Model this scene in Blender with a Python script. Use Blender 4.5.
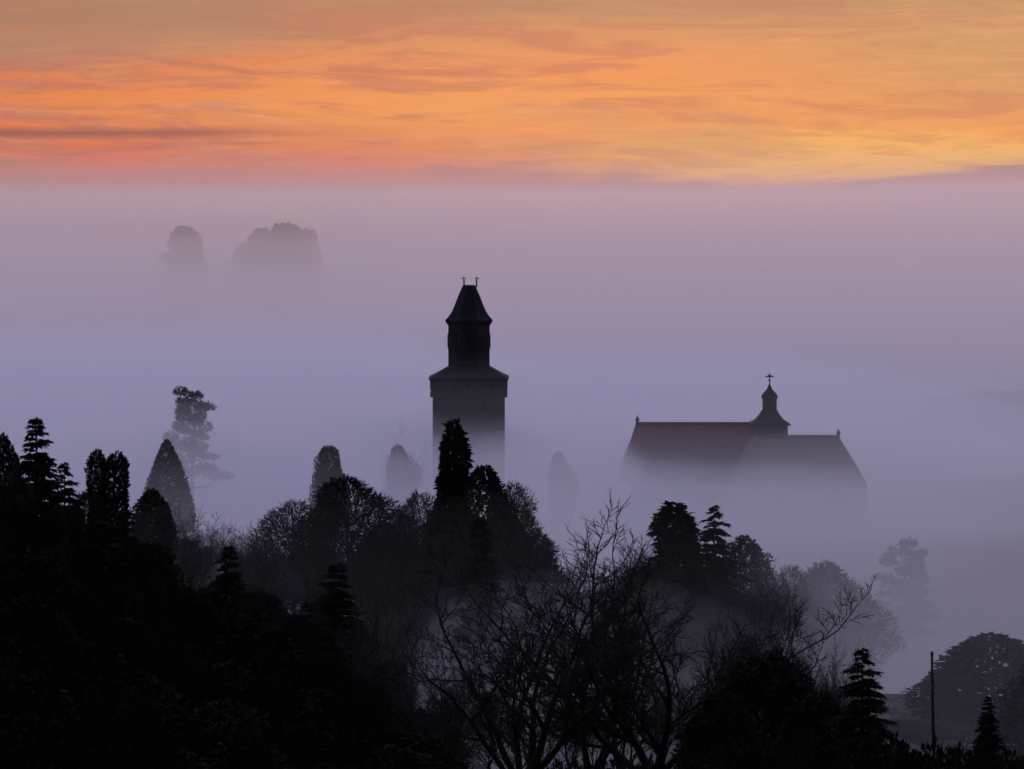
import bpy, bmesh, math, random
from mathutils import Vector, Matrix, noise

for o in list(bpy.data.objects):
    bpy.data.objects.remove(o)

R = math.radians
scene = bpy.context.scene
COL = scene.collection

# ------------------------------------------------------------------ camera
CAM_Z = 70.0
F_PX = 4871.0                      # focal length in pixels of the 1024 wide frame (a long telephoto)
PITCH = math.atan(192.5 / F_PX)    # the true horizon lies at row 192
cam_data = bpy.data.cameras.new('camera')
cam_data.sensor_width = 36.0
cam_data.lens = 36.0 * F_PX / 1024.0
cam_data.clip_start = 1.0
cam_data.clip_end = 60000.0
camera = bpy.data.objects.new('camera', cam_data)
camera.location = (0, 0, CAM_Z)
camera.rotation_euler = (R(90) - PITCH, 0, 0)
COL.objects.link(camera)
scene.camera = camera


def at(px, py, d):
    """The point of the place that stands d metres away along +Y and is seen at (px, py)."""
    dx = (px - 512.0) / F_PX
    dy = -(py - 384.5) / F_PX
    cp, sp = math.cos(PITCH), math.sin(PITCH)
    y = cp + dy * sp
    z = -sp + dy * cp
    k = d / y
    return Vector((dx * k, d, CAM_Z + z * k))


# ------------------------------------------------------------------ render settings
scene.render.engine = 'CYCLES'
cy = scene.cycles
cy.use_denoising = True
cy.max_bounces = 12
cy.diffuse_bounces = 2
cy.glossy_bounces = 1
cy.transmission_bounces = 0
cy.volume_bounces = 10
cy.transparent_max_bounces = 48
cy.use_adaptive_sampling = True
cy.adaptive_threshold = 0.01
cy.sample_clamp_indirect = 4.0
vs = scene.view_settings
vs.view_transform = 'Standard'
vs.look = 'None'
vs.gamma = 1.0
vs.use_curve_mapping = False
vs.exposure = 0.0

# ------------------------------------------------------------------ sky
SUN_EL, SUN_AZ = R(1.6), R(4.0)    # dawn: the sun is just up, low behind the cloud, right of the view axis


def lin(c):
    return tuple(((v / 255.0) / 12.92 if v / 255.0 <= 0.04045 else ((v / 255.0 + 0.055) / 1.055) ** 2.4) for v in c) + (1.0,)


world = bpy.data.worlds.new('World')
scene.world = world
world.use_nodes = True
NT = world.node_tree
NT.nodes.clear()


class G:
    """Small helper for writing node graphs as expressions."""
    def __init__(self, tree):
        self.t = tree

    def new(self, kind, **kw):
        n = self.t.nodes.new(kind)
        for k, v in kw.items():
            setattr(n, k, v)
        return n

    def put(self, sock, v):
        if hasattr(v, 'is_linked') or isinstance(v, bpy.types.NodeSocket):
            self.t.links.new(v, sock)
        else:
            sock.default_value = v

    def m(self, op, a, b=0.0, c=0.0):
        n = self.new('ShaderNodeMath', operation=op)
        self.put(n.inputs[0], a)
        self.put(n.inputs[1], b)
        self.put(n.inputs[2], c)
        return n.outputs[0]

    def step(self, v, a, b, lo=0.0, hi=1.0):
        n = self.new('ShaderNodeMapRange', interpolation_type='SMOOTHSTEP')
        self.put(n.inputs['Value'], v)
        n.inputs['From Min'].default_value = a
        n.inputs['From Max'].default_value = b
        n.inputs['To Min'].default_value = lo
        n.inputs['To Max'].default_value = hi
        return n.outputs['Result']

    def vec(self, x, y, z=0.0):
        n = self.new('ShaderNodeCombineXYZ')
        self.put(n.inputs[0], x)
        self.put(n.inputs[1], y)
        self.put(n.inputs[2], z)
        return n.outputs[0]

    def noise(self, v, scale, detail=4.0, rough=0.55, dist=0.0):
        n = self.new('ShaderNodeTexNoise')
        self.put(n.inputs['Vector'], v)
        n.inputs['Scale'].default_value = scale
        n.inputs['Detail'].default_value = detail
        n.inputs['Roughness'].default_value = rough
        n.inputs['Distortion'].default_value = dist
        return n.outputs['Fac']

    def mix(self, fac, a, b, blend='MIX'):
        n = self.new('ShaderNodeMix', data_type='RGBA', blend_type=blend)
        self.put(n.inputs[0], fac)
        self.put(n.inputs[6], a)
        self.put(n.inputs[7], b)
        return n.outputs[2]

    def ramp(self, fac, stops, interp='LINEAR'):
        n = self.new('ShaderNodeValToRGB')
        n.color_ramp.interpolation = interp
        els = n.color_ramp.elements
        while len(els) < len(stops):
            els.new(0.5)
        for e, (p, c) in zip(els, stops):
            e.position = p
            e.color = c
        self.put(n.inputs[0], fac)
        return n.outputs[0]


g = G(NT)
tc = g.new('ShaderNodeTexCoord')
sep = g.new('ShaderNodeSeparateXYZ')
NT.links.new(tc.outputs['Generated'], sep.inputs[0])
X, Y, Z = sep.outputs
el = g.m('MULTIPLY', g.m('ARCSINE', Z), 57.29578)             # degrees above the horizon
az = g.m('MULTIPLY', g.m('ARCTAN2', X, Y), 57.29578)          # degrees right of the view
# long streaks of cloud: stretched along the horizon, slightly tilted
tilt = g.m('ADD', el, g.m('MULTIPLY', az, 0.010))
warp = g.m('MULTIPLY', g.m('SUBTRACT', g.noise(g.vec(g.m('MULTIPLY', az, 0.22), g.m('MULTIPLY', el, 1.1), 3.1), 1.0, 3.0), 0.5), 0.30)
els_ = g.m('ADD', tilt, warp)
s_big = g.noise(g.vec(g.m('MULTIPLY', az, 0.20), g.m('MULTIPLY', els_, 1.5), 0.4), 1.0, 5.0, 0.55, 0.4)
s_mid = g.noise(g.vec(g.m('MULTIPLY', az, 0.46), g.m('MULTIPLY', els_, 3.8), 7.7), 1.0, 7.0, 0.62, 0.6)
s_fine = g.noise(g.vec(g.m('MULTIPLY', az, 1.2), g.m('MULTIPLY', els_, 13.0), 1.9), 1.0, 6.0, 0.68, 0.5)
# colour of the cloud deck by height, low band (0..4 degrees)
low = g.ramp(g.m('DIVIDE', els_, 4.0), [
    (0.000, lin((206, 130, 112))),
    (0.055, lin((238, 136, 96))),
    (0.130, lin((232, 138, 94))),
    (0.240, lin((244, 160, 92))),
    (0.360, lin((236, 150, 96))),
    (0.470, lin((214, 148, 106))),
    (0.570, lin((188, 148, 112))),
    (1.000, lin((150, 128, 130))),
])
# left of the view redder and duller, right more yellow
low = g.mix(g.step(az, -7.0, 0.5, 0.85, 0.0), low, g.mix(1.0, low, (0.82, 0.56, 0.62, 1), 'MULTIPLY'))
low = g.mix(g.m('MULTIPLY', g.step(az, 1.0, 6.5, 0.0, 0.85), g.step(el, 0.5, 1.6)), low, lin((190, 154, 110)))
# a band of bright yellow light low on the right
glow = g.m('MULTIPLY', g.m('MULTIPLY', g.step(az, -2.0, 3.0), g.step(az, 7.5, 14.0, 1.0, 0.0)),
           g.m('MULTIPLY', g.step(tilt, 0.03, 0.22), g.step(tilt, 0.55, 0.95, 1.0, 0.0)))
low = g.mix(g.m('MULTIPLY', glow, g.step(s_mid, 0.28, 0.50)), low, lin((255, 192, 100)))
# darker mauve streaks and lighter wisps
dark = g.m('MULTIPLY', g.step(s_mid, 0.46, 0.62, 0.0, 0.85), g.step(az, -7.0, 5.0, 1.0, 0.45))
low = g.mix(dark, low, lin((182, 112, 100)))
low = g.mix(g.step(s_big, 0.50, 0.70, 0.0, 0.55), low, lin((196, 140, 112)))
low = g.mix(g.m('MULTIPLY', g.step(s_fine, 0.40, 0.75, 0.0, 0.34), g.step(s_big, 0.35, 0.6)), low, lin((252, 178, 118)))
# greyer cloud along the top of the band, thickest on the left
grey = g.m('MULTIPLY', g.step(g.m('ADD', els_, g.m('MULTIPLY', az, -0.08)), 1.45, 2.4), g.step(s_big, 0.30, 0.58, 0.25, 1.0))
low = g.mix(g.m('MULTIPLY', grey, 0.8), low, lin((158, 122, 106)))
# one long dark bar on the left
bar_c = g.m('ADD', 0.69, g.m('MULTIPLY', g.m('SUBTRACT', s_big, 0.5), 0.15))
bar = g.m('SUBTRACT', 1.0, g.m('MULTIPLY', g.m('ABSOLUTE', g.m('SUBTRACT', el, bar_c)), 11.0))
bar = g.m('MULTIPLY', g.m('MAXIMUM', bar, 0.0), g.step(az, -4.8, -1.0, 0.8, 0.0))
low = g.mix(bar, low, lin((132, 84, 82)))
# a low dusky bank along the horizon: soft on the left, crisper and rising on the right
edge = g.m('ADD', g.m('MULTIPLY', g.m('SUBTRACT', s_big, 0.44), 0.75), g.m('MULTIPLY', g.m('SUBTRACT', s_mid, 0.5), 0.22))
edge = g.m('ADD', edge, g.step(az, 2.5, 6.5, 0.05, 0.20))
bank_soft = g.step(g.m('SUBTRACT', el, edge), -0.10, 0.48, 1.0, 0.0)
bank_hard = g.step(g.m('SUBTRACT', el, edge), 0.02, 0.10, 1.0, 0.0)
hard = g.step(az, -0.5, 2.5)
bank = g.m('ADD', g.m('MULTIPLY', bank_soft, g.m('SUBTRACT', 1.0, hard)), g.m('MULTIPLY', bank_hard, hard))
low = g.mix(g.m('MULTIPLY', bank, 0.92), low, g.mix(g.step(az, -3.0, 5.0), lin((184, 128, 122)), lin((156, 124, 132))))
# higher up: pale lavender overcast, brighter towards the dawn, dim behind
front = g.step(Y, -0.35, 0.95)
high_front = g.ramp(g.m('DIVIDE', el, 90.0), [
    (0.00, lin((192, 134, 114))),
    (0.06, lin((186, 130, 104))),
    (0.14, lin((184, 140, 132))),
    (0.30, lin((220, 212, 250))),
    (0.55, lin((190, 194, 246))),
    (1.00, lin((116, 124, 172))),
])
high_back = g.ramp(g.m('DIVIDE', el, 90.0), [
    (0.00, lin((28, 28, 38))),
    (0.30, lin((42, 44, 62))),
    (1.00, lin((116, 124, 172))),
])
high = g.mix(front, high_back, g.mix(1.0, high_front, (1.50, 1.66, 1.66, 1), 'MULTIPLY'))
low = g.mix(g.step(Y, 0.2, 0.98), high, low)
deck = g.mix(g.step(el, 2.4, 9.0), low, high)
deck = g.mix(g.step(el, -0.6, -0.1, 1.0, 0.0), deck, lin((120, 100, 110)))
sky = g.new('ShaderNodeTexSky', sky_type='NISHITA')
sky.sun_disc = False
sky.sun_elevation = SUN_EL
sky.sun_rotation = SUN_AZ
sky.altitude = 250.0
sky.dust_density = 3.0
bg_sky = g.new('ShaderNodeBackground')
NT.links.new(sky.outputs[0], bg_sky.inputs[0])
bg_sky.inputs[1].default_value = 0.006
bg_deck = g.new('ShaderNodeBackground')
NT.links.new(deck, bg_deck.inputs[0])
bg_deck.inputs[1].default_value = 0.95
add = g.new('ShaderNodeAddShader')
NT.links.new(bg_sky.outputs[0], add.inputs[0])
NT.links.new(bg_deck.outputs[0], add.inputs[1])
w_out = g.new('ShaderNodeOutputWorld')
NT.links.new(add.outputs[0], w_out.inputs[0])

# ------------------------------------------------------------------ sun (behind cloud: weak and very soft)
sun_data = bpy.data.lights.new('sun', 'SUN')
sun_data.energy = 0.05
sun_data.angle = R(12.0)
sun_data.color = (1.0, 0.50, 0.30)
sun = bpy.data.objects.new('sun', sun_data)
sdir = Vector((math.sin(SUN_AZ) * math.cos(SUN_EL), math.cos(SUN_AZ) * math.cos(SUN_EL), math.sin(SUN_EL)))
sun.rotation_euler = sdir.to_track_quat('Z', 'Y').to_euler()
COL.objects.link(sun)


# ------------------------------------------------------------------ helpers
def tag(o, label=None, cat=None, group=None, kind=None):
    if label:
        o['label'] = label
    if cat:
        o['category'] = cat
    if group:
        o['group'] = group
    if kind:
        o['kind'] = kind
    return o


def empty(name, loc, rz=0.0, scale=1.0):
    o = bpy.data.objects.new(name, None)
    o.empty_display_size = 1.0
    o.location = loc
    o.rotation_euler = (0, 0, rz)
    o.scale = (scale, scale, scale) if not isinstance(scale, tuple) else scale
    COL.objects.link(o)
    return o


def mesh_of(name, verts, faces, mats, smooth=False, fmat=None):
    me = bpy.data.meshes.new(name)
    me.from_pydata(verts, [], faces)
    for mt in (mats if isinstance(mats, (list, tuple)) else [mats]):
        me.materials.append(mt)
    if fmat:
        me.polygons.foreach_set('material_index', fmat)
    if smooth:
        me.polygons.foreach_set('use_smooth', [True] * len(faces))
    me.update()
    return me


def link(name, me, parent=None, loc=(0, 0, 0)):
    o = bpy.data.objects.new(name, me)
    COL.objects.link(o)
    o.location = loc
    if parent:
        o.parent = parent
    return o


def material(name, c0, c1, scale=1.0, rough=0.95, bump=0.0, detail=5.0, spec=0.15):
    mt = bpy.data.materials.new(name)
    mt.use_nodes = True
    t = mt.node_tree
    gg = G(t)
    b = t.nodes['Principled BSDF']
    co = gg.new('ShaderNodeTexCoord')
    n = gg.noise(co.outputs['Object'], scale, detail, 0.6)
    c = gg.mix(gg.step(n, 0.3, 0.7), c0 + (1,), c1 + (1,))
    t.links.new(c, b.inputs['Base Color'])
    b.inputs['Roughness'].default_value = rough
    b.inputs['Specular IOR Level'].default_value = spec
    if bump:
        bp = gg.new('ShaderNodeBump')
        bp.inputs['Strength'].default_value = bump
        bp.inputs['Distance'].default_value = 0.1
        t.links.new(gg.noise(co.outputs['Object'], scale * 4, 4.0), bp.inputs['Height'])
        t.links.new(bp.outputs[0], b.inputs['Normal'])
    return mt


def volume(name, density, color, aniso):
    mt = bpy.data.materials.new(name)
    mt.use_nodes = True
    t = mt.node_tree
    t.nodes.clear()
    v = t.nodes.new('ShaderNodeVolumePrincipled')
    v.inputs['Density'].default_value = density
    v.inputs['Color'].default_value = color + (1,)
    v.inputs['Anisotropy'].default_value = aniso
    o = t.nodes.new('ShaderNodeOutputMaterial')
    t.links.new(v.outputs[0], o.inputs['Volume'])
    return mt


# ------------------------------------------------------------------ ground
def curve(pts, v):
    if v <= pts[0][0]:
        return pts[0][1]
    for (a, b), (c, d) in zip(pts, pts[1:]):
        if v <= c:
            t = (v - a) / (c - a)
            t = t * t * (3 - 2 * t)
            return b + (d - b) * t
    return pts[-1][1]


BASE = [(-80, 0.5), (0, -2.0), (60, -8.5), (120, -17.3), (200, -21.2), (270, -24.6), (305, -28.0), (350, -33), (420, -37), (520, -38), (660, -39), (760, -54), (900, -58), (1500, -56), (3000, -60), (20000, -60)]
KNOLLS = [(-28.4, 400, 8.0, 9.0), (-15.7, 420, 7.0, 10.0), (-31.5, 480, 5.5, 10.0), (-11.3, 490, 5.0, 9.0), (5.1, 520, 1.5, 9.0)]


def ground_rel(x, y):
    z = curve(BASE, y)
    # the wooded spur on the left
    z += 7.0 * math.exp(-((x + 30) / 12.5) ** 2) * curve([(60, 0), (140, 1), (250, 1), (330, 0)], y)
    # the valley on the right
    t = min(1.0, max(0.0, (x - 10) / 13.0))
    z -= 5.0 * t * t * (3 - 2 * t) * curve([(130, 0), (190, 0.6), (280, 1), (440, 1), (530, 0)], y)
    # a gully that holds a pool of mist
    z -= 7.0 * math.exp(-(((x - 1) / 6.0) ** 2 + ((y - 215) / 36.0) ** 2))
    # a low rise with trees far out on the left
    z += 15 * math.exp(-(((x + 125) / 130.0) ** 2 + ((y - 1720) / 220.0) ** 2))
    # a wooded ridge behind the castle
    z += 17 * math.exp(-((y - 1050 - 60 * noise.noise(Vector((x / 120.0, 0, 5)))) / 120.0) ** 2) * (0.85 + 0.3 * noise.noise(Vector((x / 90.0, 1.7, 2))) + 0.08 * noise.noise(Vector((x / 13.0, y / 80.0, 6.0))) + 0.07 * noise.noise(Vector((x / 5.0, y / 80.0, 2.0))))
    for kx, ky, kh, ks in KNOLLS:
        if abs(x - kx) < 4 * ks and abs(y - ky) < 4 * ks:
            z += kh * math.exp(-((x - kx) ** 2 + (y - ky) ** 2) / (ks * ks))
    amp = min(1.0, 0.15 + y / 400.0) if y > 0 else 0.15
    z += amp * 0.9 * noise.noise(Vector((x / 35.0, y / 45.0, 0.3)))
    return z


def ground_z(x, y):
    return CAM_Z + ground_rel(x, y)


def graded(a, b, n, p=2.2):
    return [a + (b - a) * (i / n) ** p for i in range(n + 1)]


rows = [-80 + 6 * i for i in range(120)]
y_ = rows[-1]
while y_ < 16000:
    y_ += max(8, y_ * 0.05)
    rows.append(y_)
NX = 120
verts, faces = [], []
for y in rows:
    w = 140 + 0.75 * max(0, y)
    for i in range(NX + 1):
        u = (i / NX) * 2 - 1
        x = w * (0.22 * u + 0.78 * u ** 3)
        verts.append((x, y, ground_z(x, y)))
for j in range(len(rows) - 1):
    for i in range(NX):
        a = j * (NX + 1) + i
        faces.append((a, a + 1, a + NX + 2, a + NX + 1))
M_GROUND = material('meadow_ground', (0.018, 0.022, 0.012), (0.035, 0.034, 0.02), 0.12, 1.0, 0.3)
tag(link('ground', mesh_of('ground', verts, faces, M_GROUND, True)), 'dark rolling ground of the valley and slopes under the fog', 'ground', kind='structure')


# ------------------------------------------------------------------ fog banks: closed bodies of even density with rolling tops
def fbm(x, y, s, seed, octv=3):
    v, a = 0.0, 1.0
    for k in range(octv):
        v += a * noise.noise(Vector((x / s, y / s, seed + k * 3.7)))
        a *= 0.5
        s *= 0.5
    return v


def fog_bank(name, label, top, y0, y1, density, color, aniso, bottom=-12.0, step=10.0, grow=0.03, wide=(70, 0.32), nx=64):
    ys = [y0]
    while ys[-1] < y1:
        ys.append(min(y1, ys[-1] + max(step, ys[-1] * grow)))
    vs_, fs = [], []
    for y in ys:
        w = wide[0] + wide[1] * y
        for i in range(nx + 1):
            x = w * ((i / nx) * 2 - 1)
            vs_.append((x, y, max(bottom + 1, CAM_Z + top(x, y))))
    nt = len(vs_)
    for (x, y, z) in list(vs_):
        vs_.append((x, y, bottom))
    W = nx + 1
    for j in range(len(ys) - 1):
        for i in range(nx):
            a = j * W + i
            fs.append((a, a + 1, a + W + 1, a + W))
            b = a + nt
            fs.append((b + W, b + W + 1, b + 1, b))
    L = len(ys) - 1
    for i in range(nx):
        fs.append((nt + i, nt + i + 1, i + 1, i))
        a = L * W + i
        fs.append((a, a + 1, nt + a + 1, nt + a))
    for j in range(L):
        a = j * W
        fs.append((a, a + W, nt + a + W, nt + a))
        b = a + nx
        fs.append((nt + b, nt + b + W, b + W, b))
    me = mesh_of(name, vs_, fs, volume(name, density, color, aniso), True)
    return tag(link(name, me), label, 'fog', kind='stuff')


FOG_C = (0.925, 0.935, 1.0)


def ease(v, a, b):
    t = min(1.0, max(0.0, (v - a) / (b - a)))
    return t * t * (3 - 2 * t)


def edge_r(x, y):
    return ease(x / max(y, 50.0), 0.058, 0.112)


def top_veil(x, y):
    return -16.0 + 1.8 * fbm(x, y, 90, 1.3) - 4.0 * ease(y, 640, 900) - 32 * ease(y, 960, 1450)


def top_mid(x, y):
    z = -23.4 + 1.5 * fbm(x, y, 100, 8.1) - 2.2 * ease(x, 0, 16) - 2.4 * ease(x, 14, 28) * ease(y, 490, 380) - 3.5 * ease(y, 640, 900) - 30 * ease(y, 960, 1450)
    return z + 3.0 * ease(-x, 12, 22) * ease(y, 250, 310) - 4 * edge_r(x, y) * ease(y, 330, 430)


def top_low(x, y):
    z = -22.4 - 5.6 * ease(x, 4, 14) - 11.0 * ease(y, 560, 330) - 8.0 * ease(y, 660, 800) - 26 * ease(y, 800, 1300)
    z -= 11.0 * ease(x, 13, 27) * ease(y, 530, 430)
    z += 1.8 * ease(-x, 8, 24) - 7 * edge_r(x, y) * ease(y, 400, 480)
    z += 4.8 * math.exp(-((x + 31) ** 2 + (y - 468) ** 2) / 260.0)
    z -= 2.2 * math.exp(-((x - 26) / 15.0) ** 2 - ((y - 545) / 40.0) ** 2)
    return z + (0.7 + 1.3 * ease(abs(y - 520), 40, 160)) * fbm(x, y, 60, 4.4)


def top_bottom(x, y):
    return top_low(x, y) - 1.5 + 1.7 * math.exp(-((x - 26) / 16.0) ** 2 - ((y - 545) / 50.0) ** 2) + 1.5 * fbm(x, y, 45, 9.4)


def top_drift(x, y):
    return -26.0 + 4.5 * fbm(x, y * 0.7, 75, 12.6, 4) - 8 * ease(y, 680, 600) - 14 * ease(y, 740, 960) - 8 * edge_r(x, y)


def top_right(x, y):
    return -16.0 + 1.5 * fbm(x, y, 40, 15.2) - 14 * ease(x, 17, 9) - 8 * ease(y, 190, 150) - 10 * ease(y, 330, 420)


def top_far(x, y):
    z = curve([(830, -34), (980, -24.5), (1250, -12.5), (1700, -6.5), (3000, -5), (5000, -3), (9000, -8)], y)
    z += min(1.0, y / 3000.0) * 5.0 * fbm(x, y * 0.6, 520, 2.9)
    z += 8.0 * curve([(100, 0), (420, 1)], x) * curve([(2500, 0), (4000, 1), (7000, 0)], y)
    return z


def film(rise, seed):
    return lambda x, y: top_far(x, y) + curve([(860, 2), (2000, 2 + rise * 0.3), (4500, 4 + rise), (9000, -4)], y) + min(1.0, y / 3000.0) * (2.5 + rise * 0.12) * fbm(x, y * 0.8, 330, seed)


fog_bank('fog', 'thin veil of mist hanging over the wooded slope and the castle', top_veil, 175, 1500, 0.0005, FOG_C, 0.4)
fog_bank('fog', 'middle layer of mist the tower and roof rise out of', top_mid, 190, 1500, 0.0025, FOG_C, 0.4)
fog_bank('fog', 'soft upper part of the lavender fog round the castle', top_low, 320, 1400, 0.0075, FOG_C, 0.4)
fog_bank('fog', 'dense lavender fog filling the valley round the castle', top_bottom, 330, 1350, 0.026, FOG_C, 0.4)
fog_bank('fog', 'drifting bank of brighter mist behind the castle', top_drift, 600, 980, 0.006, FOG_C, 0.4, step=8)
fog_bank('fog', 'thin purple mist in the hollow on the right', top_right, 148, 430, 0.0027, FOG_C, 0.4, step=6)
fog_bank('fog', 'thin mist lying behind the big bare trees', lambda x, y: -17.0 + 1.0 * fbm(x, y, 25, 3.6) - 7 * ease(abs(x - 3), 1, 22) - 5 * ease(abs(y - 210), 5, 45), 166, 262, 0.0016, FOG_C, 0.4, step=4, wide=(27, 0.0), nx=36)
fog_bank('fog', 'pool of mist lying in the gully behind the bare trees', lambda x, y: -20.2 + 1.0 * fbm(x, y, 25, 6.6) - 5 * ease(abs(x - 1), 2, 9) - 5 * ease(abs(y - 222), 25, 60), 170, 275, 0.005, FOG_C, 0.4, step=4, wide=(13, 0.0), nx=30)
fog_bank('fog', 'distant pinkish fog bank reaching up to the horizon', top_far, 830, 9000, 0.0025, FOG_C, 0.8, step=40, grow=0.04)
fog_bank('fog', 'grey inner part of the distant fog bank', lambda x, y: top_far(x, y) - 10 + 2 * fbm(x, y, 200, 3.1), 980, 8500, 0.0015, FOG_C, 0.72, step=40, grow=0.04)
fog_bank('fog', 'deepest grey part of the distant fog bank', lambda x, y: top_far(x, y) - 18 + 3 * fbm(x, y, 260, 5.5), 1060, 8000, 0.003, FOG_C, 0.72, step=40, grow=0.04)
for rise, dens, seed, words in ((1, 0.00036, 7.9, 'thin mist lying on top of the distant fog bank'), (7, 0.00020, 1.9, 'faint film of mist along the horizon'),
                                (14, 0.00010, 22.4, 'fainter warm film of mist above the horizon'), (25, 0.00007, 31.3, 'barely visible mist under the bright sky'),
                                (38, 0.00005, 40.8, 'topmost trace of mist melting into the orange sky')):
    fog_bank('fog', words, film(rise, seed), 860 + 40 * rise, 9000, dens, FOG_C, 0.86, step=40, grow=0.04)

# the air itself: one closed box round everything
bm = bmesh.new()
bmesh.ops.create_cube(bm, size=1.0)
bmesh.ops.scale(bm, vec=(26000, 17400, 170), verts=bm.verts)
bmesh.ops.translate(bm, vec=(0, 8300, 70), verts=bm.verts)
me = bpy.data.meshes.new('haze')
bm.to_mesh(me)
bm.free()
me.materials.append(volume('haze', 0.000012, (0.95, 0.95, 1.0), 0.3))
tag(link('haze', me), 'thin morning haze in the air', 'haze', kind='stuff')

# ------------------------------------------------------------------ castle
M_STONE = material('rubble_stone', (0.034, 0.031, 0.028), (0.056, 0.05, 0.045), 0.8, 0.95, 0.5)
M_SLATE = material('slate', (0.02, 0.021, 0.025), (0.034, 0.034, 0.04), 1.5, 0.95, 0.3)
M_TILE = material('clay_roof_tile', (0.13, 0.044, 0.032), (0.20, 0.066, 0.046), 1.2, 0.9, 0.4)
M_TILE_OLD = material('weathered_roof_tile', (0.085, 0.048, 0.044), (0.13, 0.07, 0.06), 1.2, 0.9, 0.4)
M_PLASTER = material('old_plaster', (0.26, 0.23, 0.19), (0.34, 0.30, 0.25), 0.5, 0.95, 0.2)
M_IRON = material('iron', (0.03, 0.03, 0.03), (0.05, 0.05, 0.05), 3.0, 0.6)
M_WOOD = material('old_timber', (0.05, 0.035, 0.025), (0.08, 0.055, 0.04), 2.0, 0.9)
M_GLASS = material('dark_window_glass', (0.02, 0.02, 0.025), (0.03, 0.03, 0.035), 1.0, 0.5, spec=0.15)


class MB:
    """Collects boxes, rings and tubes and links them as one mesh object."""
    def __init__(self):
        self.v, self.f = [], []

    def add(self, v, f):
        b = len(self.v)
        self.v += [tuple(p) for p in v]
        self.f += [tuple(b + i for i in q) for q in f]
        return self

    def box(self, c, s, rz=0.0):
        m = Matrix.Rotation(rz, 4, 'Z')
        v = [Vector(c) + m @ Vector((sx * s[0] / 2, sy * s[1] / 2, sz * s[2] / 2)) for sz in (-1, 1) for sy in (-1, 1) for sx in (-1, 1)]
        return self.add(v, [(0, 2, 3, 1), (4, 5, 7, 6), (0, 1, 5, 4), (2, 6, 7, 3), (0, 4, 6, 2), (1, 3, 7, 5)])

    def rings(self, prof, n, rot=0.0, sx=1.0, sy=1.0, cap=True):
        """prof: list of (radius, z); n-sided loft about the Z axis."""
        v = []
        for r, z in prof:
            for k in range(n):
                a = rot + 2 * math.pi * k / n
                v.append((r * sx * math.cos(a), r * sy * math.sin(a), z))
        f = []
        for j in range(len(prof) - 1):
            for k in range(n):
                k2 = (k + 1) % n
                f.append((j * n + k, j * n + k2, (j + 1) * n + k2, (j + 1) * n + k))
        if cap:
            f.append(tuple(reversed(range(n))))
            f.append(tuple(range((len(prof) - 1) * n, len(prof) * n)))
        return self.add(v, f)

    def tube(self, pts, rad, n=6):
        v, f = [], []
        pts = [Vector(p) for p in pts]
        for i, p in enumerate(pts):
            d = (pts[min(i + 1, len(pts) - 1)] - pts[max(i - 1, 0)]).normalized()
            a = d.orthogonal().normalized()
            b = d.cross(a)
            r = rad[i] if isinstance(rad, (list, tuple)) else rad
            for k in range(n):
                t = 2 * math.pi * k / n
                v.append(p + (a * math.cos(t) + b * math.sin(t)) * r)
        for i in range(len(pts) - 1):
            for k in range(n):
                k2 = (k + 1) % n
                f.append((i * n + k, i * n + k2, (i + 1) * n + k2, (i + 1) * n + k))
        f.append(tuple(reversed(range(n))))
        f.append(tuple(range((len(pts) - 1) * n, len(pts) * n)))
        return self.add(v, f)

    def build(self, name, mat, parent=None, loc=(0, 0, 0), smooth=False):
        return link(name, mesh_of(name, self.v, self.f, mat, smooth), parent, loc)


# --- the keep: square shaft, jettied top storey under a skirt roof, octagonal turret with a steep slate spire
TD = 520.0
tb = at(469, 385, TD)
S = TD / F_PX / math.cos(PITCH)        # metres per pixel at the tower


def tz(py):
    return at(469, py, TD).z - tower_base


tower_base = ground_z(tb.x, TD) - 0.5
keep = tag(empty('castle_tower', (tb.x, TD, tower_base)), 'tall black stone keep with octagonal turret and steep spire rising from the fog', 'tower')
SQ = math.sqrt(2)
hw = 35.8 * S
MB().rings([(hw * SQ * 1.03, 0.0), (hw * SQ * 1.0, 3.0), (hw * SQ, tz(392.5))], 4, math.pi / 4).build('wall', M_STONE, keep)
# corbels under the jetty and the top storey
n_c = 9
for side in range(4):
    rot = Matrix.Rotation(side * math.pi / 2, 4, 'Z')
    for k in range(n_c):
        p = rot @ Vector(((k / (n_c - 1) * 2 - 1) * (hw - 0.2), -(hw + 0.13), tz(393.5)))
        MB().box(p, (0.34, 0.30, 0.5), side * math.pi / 2).build('corbel', M_STONE, keep)
par = MB().rings([(37.3 * S * SQ, tz(393)), (37.6 * S * SQ, tz(391)), (38.2 * S * SQ, tz(382)), (38.6 * S * SQ, tz(378.5))], 4, math.pi / 4).build('parapet', M_STONE, keep)
for side in range(4):
    rot = Matrix.Rotation(side * math.pi / 2, 4, 'Z')
    for k in (-0.62, 0.0, 0.62):
        p = rot @ Vector((k * 38 * S, -(38.05 * S + 0.01), tz(385)))
        MB().box(p, (0.42, 0.10, 0.75), side * math.pi / 2).build('window', M_GLASS, par)
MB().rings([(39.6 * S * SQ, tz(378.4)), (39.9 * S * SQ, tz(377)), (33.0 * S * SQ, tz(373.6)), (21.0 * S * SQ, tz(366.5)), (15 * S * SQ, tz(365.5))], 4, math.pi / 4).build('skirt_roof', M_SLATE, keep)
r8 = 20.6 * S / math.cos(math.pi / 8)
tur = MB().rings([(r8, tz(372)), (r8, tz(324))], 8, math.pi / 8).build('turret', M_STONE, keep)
for k in range(8):
    a = k * math.pi / 4
    d = Vector((math.cos(a), math.sin(a), 0))
    p = d * (20.6 * S)
    fr = MB().box(p + Vector((0, 0, tz(341))), (0.14, 0.78, 1.55), a).build('window', M_STONE, tur)
    MB().box(p + d * 0.04 + Vector((0, 0, tz(341))), (0.12, 0.5, 1.25), a).build('pane', M_GLASS, fr)
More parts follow.
